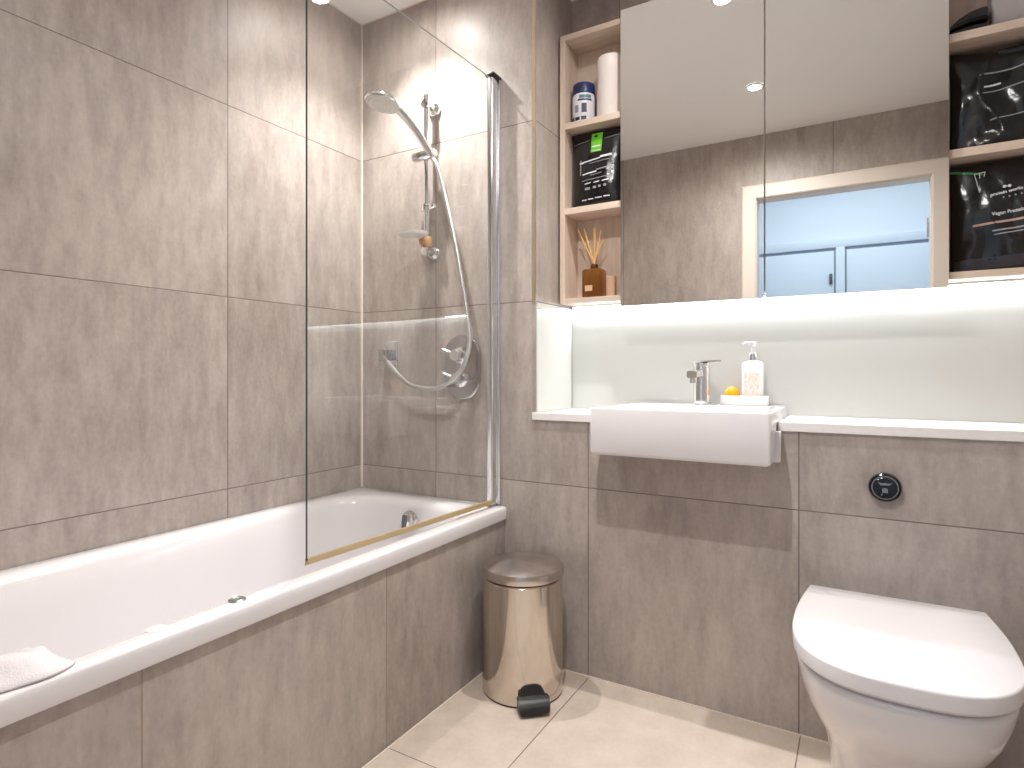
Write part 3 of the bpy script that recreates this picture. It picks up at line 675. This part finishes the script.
# reed diffuser
rx, ry, rz = .900, .215, 1.2193
rd = thing('reed_diffuser', (rx, ry, rz), 'amber glass reed diffuser with rattan sticks on the bottom left shelf', 'reed diffuser')
bm = nb(); loft(bm, [rrect(rx-.033, rx+.033, ry-.028, ry+.028, .005, rz, 4), rrect(rx-.035, rx+.035, ry-.030, ry+.030, .006, rz+.003, 4), rrect(rx-.035, rx+.035, ry-.030, ry+.030, .006, rz+.094, 4), rrect(rx-.031, rx+.031, ry-.026, ry+.026, .008, rz+.100, 4), rrect(rx-.012, rx+.012, ry-.012, ry+.012, .0118, rz+.103, 4), rrect(rx-.011, rx+.011, ry-.011, ry+.011, .0108, rz+.112, 4)])
obj('bottle', bm, M['amber'], rd)
bm = nb(); lathe(bm, [(.0135, .104), (.0135, .117), (.011, .119), (.006, .119)], (rx, ry, rz), 24, cap1=True); tag(obj('collar', bm, M['copper'], rd), 'dark copper collar')
obj('label', boxm(rx-.022, rx+.005, ry-.0312, ry-.0303, rz+.022, rz+.042), M['label'], rd, smooth=False)
for dx, dy, hh in ((-.058, -.01, .245), (-.040, .012, .243), (-.034, -.012, .246), (-.004, .006, .246), (.010, -.014, .245), (.022, .010, .240), (.040, .0, .205)):
    bm = nb(); tube(bm, [(rx-dx*.10, ry-dy*.1, rz+.110), (rx+dx*.5, ry+dy*.5, rz+.18), (rx+dx, ry+dy, rz+hh)], .0022, 8); obj('reed', bm, M['reed'], rd)
o = obj('small_card_box', boxm(.838, .962, .252, .268, rz, rz+.079, bev=.002), M['label'], origin=(.90, .26, rz), smooth=False); tag(o, 'small pale box standing behind the reed diffuser', 'box')

# right unit, top shelf: grey folded towel and black case
bm = nb(); rg = []
pr_ = []
for i in range(30):
    a = 2*math.pi*i/30; pr_.append((.042*(abs(math.cos(a))**.6)*(1 if math.cos(a) > 0 else -1), .116*(abs(math.sin(a))**.5)*(1 if math.sin(a) > 0 else -1)))
for k_, x in enumerate((2.000, 2.004, 2.03, 2.06, 2.09, 2.112, 2.116)):
    s = .82 if k_ in (0, 6) else 1
    rg.append([Vector((x+.002*noise.noise(Vector((a*20, b*20, k_))), .226+a*s, 1.8355+.116+b*(s*.15+.85))) for a, b in pr_])
loft(bm, rg)
o = obj('folded_towel', bm, M['grey_towel'], origin=(2.058, .226, 1.8355)); tag(o, 'grey folded towel on the top right shelf', 'towel')
bk_ = thing('black_case', (1.9525, .21, 1.8355), 'black glasses case with pale rim beside the grey towel', 'case')
def caseprof(x, z0, h, hd, n=16):
    return [Vector((x, .212+hd*math.cos(math.pi*i/(n-1)), z0+h*math.sin(math.pi*i/(n-1))**.8)) for i in range(n)]
bm = nb(); loft(bm, [caseprof(x, 1.8362, .024*s, .036) for x, s in ((1.9110, .45), (1.9208, .75), (1.9440, .98), (1.9684, 1.05), (1.9891, .95), (1.9940, .7))]); obj('base', bm, M['black_plastic'], bk_)
bm = nb(); rg = []
for x, z, h in ((1.9110, 1.850, .006), (1.9256, 1.858, .008), (1.9501, 1.864, .008), (1.9745, 1.8655, .008), (1.9903, 1.864, .006)):
    rg.append([Vector((x, .212+.037*math.cos(2*math.pi*i/16), z+.0030*math.sin(2*math.pi*i/16))) for i in range(16)])
loft(bm, rg); tag(obj('rim', bm, M['satin'], bk_), 'pale metal rim')
bm = nb(); rg = []
for x, z, h in ((1.9110, 1.853, .012), (1.9281, 1.861, .022), (1.9525, 1.867, .030), (1.9745, 1.869, .034), (1.9891, 1.868, .036)):
    rg.append(caseprof(x, z, h, .036))
loft(bm, rg); obj('lid', bm, M['black_gloss'], bk_)

# ------------------------------------------------------------------ flush button
fx_, fz_ = 1.761, .674
fb = thing('flush_button', (fx_, 0, fz_), 'round black dual flush button on the tiled wall above the toilet', 'flush button')
bm = nb(); lathe(bm, [(.001, 0), (.035, 0), (.036, .004), (.0345, .012), (.0315, .014), (.030, .012), (.001, .012)], (fx_, -.0005, fz_), 48, (0, -1, 0)); obj('surround', bm, M['black_gloss'], fb)
bm = nb(); lathe(bm, [(.0265, .011), (.0265, .0145), (.029, .0145), (.029, .011)], (fx_, -.0005, fz_), 48, (0, -1, 0), cap0=False, cap1=False); tag(obj('ring', bm, M['grey_plastic'], fb), 'thin silver ring')
bm = nb(); lathe(bm, [(.0255, .0115), (.0255, .0155), (.024, .017), (.001, .0175)], (fx_, -.0005, fz_), 40, (0, -1, 0)); bp = obj('push_plate', bm, M['black_gloss'], fb)
bm = nb(); yb = -.0185
def poly(pts):
    f = [bm.verts.new((fx_+x, yb, fz_+z)) for x, z in pts]; b = [bm.verts.new((fx_+x, yb+.0012, fz_+z)) for x, z in pts]
    bm.faces.new(f); bm.faces.new(b[::-1])
    for i in range(len(pts)): bm.faces.new((f[i], b[i], b[(i+1) % len(pts)], f[(i+1) % len(pts)]))
poly([(-.016, .015), (-.006, .011), (0, .013), (.006, .011), (.015, .014), (.010, .007), (-.010, .006)])
poly([(-.006, -.012), (-.006, -.002), (-.002, .000), (.003, .000), (.006, -.003), (.006, -.012)])
poly([(-.009, -.019), (-.007, -.014), (-.005, -.014), (-.006, -.019)])
tag(obj('symbol', bm, M['grey_plastic'], bp, smooth=False), 'grey flush symbols')

# ------------------------------------------------------------------ toilet
CXT = 1.775
to = thing('toilet', (CXT, -.25, 0), 'white back-to-wall toilet with closed seat lid', 'toilet')
def dring(hwb, hw, yb, yc, tip, z, n=2.75, cr=.012):
    pts = []
    for i in range(7):                     # left side from the back corner to the widest line
        t_ = i/7; pts.append((-(hwb+(hw-hwb)*math.sin(t_*math.pi/2)), yb+(yc-yb)*t_))
    m_ = 33
    for i in range(m_):
        a = math.pi*i/(m_-1); c, s = math.cos(a), math.sin(a)
        pts.append((-hw*math.copysign(abs(c)**(2/n), c), yc-(yc-tip)*abs(s)**(2/n)))
    for i in range(7):
        t_ = (6-i)/7; pts.append(((hwb+(hw-hwb)*math.sin(t_*math.pi/2)), yb+(yc-yb)*t_))
    return [Vector((CXT+x, y, z)) for x, y in pts]
bm = nb()
prof = [(.121, .123, -.20, -.330, 0), (.122, .124, -.20, -.335, .05), (.123, .127, -.20, -.350, .12), (.127, .136, -.20, -.380, .18), (.134, .148, -.21, -.418, .22),
        (.146, .164, -.22, -.458, .26), (.158, .175, -.235, -.486, .295), (.166, .182, -.25, -.502, .33), (.171, .187, -.26, -.510, .362), (.171, .187, -.26, -.511, .372), (.166, .182, -.26, -.505, .3765)]
loft(bm, [dring(a, b, -.0012, yc, tip, z) for a, b, yc, tip, z in prof]); obj('pan', bm, M['ceramic'], to, angle=60)
bm = nb(); loft(bm, [dring(.166, .181, -.058, -.27, -.502, .3780), dring(.168, .184, -.056, -.27, -.505, .3795), dring(.168, .184, -.056, -.27, -.505, .3855), dring(.166, .182, -.058, -.27, -.503, .3870)]); obj('seat', bm, M['plastic_white'], to, angle=60)
bm = nb(); loft(bm, [dring(.173, .1895, -.058, -.27, -.515, .3880), dring(.1765, .1935, -.056, -.27, -.519, .3900), dring(.1775, .1945, -.055, -.27, -.520, .4165), dring(.1765, .1935, -.056, -.27, -.519, .4192), dring(.174, .191, -.058, -.27, -.516, .4207), dring(.11, .12, -.10, -.27, -.42, .4225)]); obj('lid', bm, M['plastic_white'], to, angle=50)
for sx_ in (-1, 1):
    bm = nb(); tube(bm, [(CXT+sx_*.045, -.043, .389), (CXT+sx_*.10, -.043, .389)], .010, 16); obj('hinge', bm, M['chrome'], to)
    bm = nb(); lathe(bm, [(.006, -.010), (.006, 0)], (CXT+sx_*.072, -.043, .388), 12); obj('hinge_pin', bm, M['chrome'], to)

# ------------------------------------------------------------------ pedal bin
BXc, BYc, BR = .8205, -.158, .1215
pb = thing('pedal_bin', (BXc, BYc, 0), 'polished steel pedal bin on the floor in the corner by the bath', 'bin')
bm = nb(); lathe(bm, [(BR-.006, .0005), (BR-.002, .0008), (BR-.001, .004), (BR-.005, .005)], (BXc, BYc, 0), 64); obj('base_ring', bm, M['black_plastic'], pb)
bm = nb(); lathe(bm, [(BR-.004, .0048), (BR, .006), (BR, 0.3390), (BR-.004, 0.3430)], (BXc, BYc, 0), 72); obj('body', bm, M['brushed'], pb)
bm = nb(); lathe(bm, [(BR-.006, 0.3435), (BR-.006, 0.3475)], (BXc, BYc, 0), 64); obj('rim', bm, M['black_plastic'], pb)
bm = nb(); lathe(bm, [(BR-.004, 0.3480), (BR+.002, 0.3490), (BR+.003, 0.3520), (BR+.003, 0.3710), (BR+.001, 0.3760), (BR-.010, 0.3800), (BR*.6, 0.3890), (BR*.3, 0.3930), (.001, 0.3940)], (BXc, BYc, 0), 72); obj('lid', bm, M['brushed_lid'], pb)
fd = Vector((cam.location.x-BXc, cam.location.y-BYc, 0)).normalized(); fd = Matrix.Rotation(R(12), 3, 'Z') @ fd; sd_ = Vector((-fd.y, fd.x, 0))
def bpnt(f, s, z): return Vector((BXc, BYc, 0)) + fd*f + sd_*s + Vector((0, 0, z))
bm = nb(); rg = []
for f, hw, z0_, z1_ in ((BR-.006, .034, .012, .074), (BR+.004, .036, .012, .070), (BR+.012, .042, .014, .054)):
    n_ = 14; rg.append([bpnt(f, -hw+2*hw*i/n_, z0_) for i in range(n_+1)] + [bpnt(f, hw*math.cos(math.pi*i/n_), z0_+(z1_-z0_)*(.45+.55*math.sin(math.pi*i/n_)**.7)) for i in range(n_+1)])
loft(bm, rg); tag(obj('pedal_housing', bm, M['black_plastic'], pb), 'black plastic pedal housing')
bm = nb(); rg = []
for f, hw, zc, th in ((BR+.006, .045, .034, .012), (BR+.022, .047, .032, .011), (BR+.038, .045, .023, .008), (BR+.048, .041, .014, .005)):
    rg.append([bpnt(f, -hw, zc-th), bpnt(f, hw, zc-th), bpnt(f, hw, zc+th), bpnt(f, -hw, zc+th)])
loft(bm, rg); bmesh.ops.bevel(bm, geom=list(bm.edges), offset=.002, segments=2, affect='EDGES'); tag(obj('pedal', bm, M['black_plastic'], pb), 'black foot pedal')
bm = nb(); lathe(bm, [(.001, 0), (.0035, 0), (.003, .0015), (.001, .002)], bpnt(BR-.0005, 0, .07)+Vector((-.045, -.004, 0)), 12, -Vector((.35, 1, 0)).normalized()); bm.free()

# ------------------------------------------------------------------ towel on the bath rim
bm = nb(); NU, NV = 46, 34; top, bot = [], []
for j in range(NV+1):
    a_, b_ = [], []
    for i in range(NU+1):
        u, v = i/NU, j/NV
        y = -1.285-.17*u-.30*u*u+.10*v*(1-u)-.03*math.sin(v*5); xx = .655-.30*v+.02*u*(1-v)-.055*max(0, u-.45)*(1-v)+.012*math.sin(u*9+v*3)
        base = .5052 if xx > .618 else .5052-.9*max(0, .618-xx)**1.25*1.1
        fold = .012+.030*(math.sin(math.pi*min(1, v*1.1))**.8)*(.55+.45*math.sin(u*4.2+1.1))+.022*noise.noise(Vector((u*4, v*5, 2)))+.012*abs(noise.noise(Vector((u*7+v*4, v*8-u*3, 5))))
        edge = min(1, u*7, (1-u)*7, v*7, (1-v)*7); edge = max(0, edge)**.5
        a_.append(bm.verts.new((xx, y, base+max(.004, fold*edge)))); b_.append(bm.verts.new((xx, y, base+.0008)))
    top.append(a_); bot.append(b_)
for G, fl in ((top, 0), (bot, 1)):
    for j in range(NV):
        for i in range(NU):
            q = (G[j][i], G[j][i+1], G[j+1][i+1], G[j+1][i]); bm.faces.new(q[::-1] if fl else q)
for j in range(NV):
    bm.faces.new((top[j][0], top[j+1][0], bot[j+1][0], bot[j][0])); bm.faces.new((top[j][NU], bot[j][NU], bot[j+1][NU], top[j+1][NU]))
for i in range(NU):
    bm.faces.new((top[0][i], bot[0][i], bot[0][i+1], top[0][i+1])); bm.faces.new((top[NV][i], top[NV][i+1], bot[NV][i+1], bot[NV][i]))
o = obj('bath_towel', bm, M['towel'], origin=(.60, -1.36, .505), angle=180); tag(o, 'rumpled white towel draped over the front rim of the bathtub', 'towel')
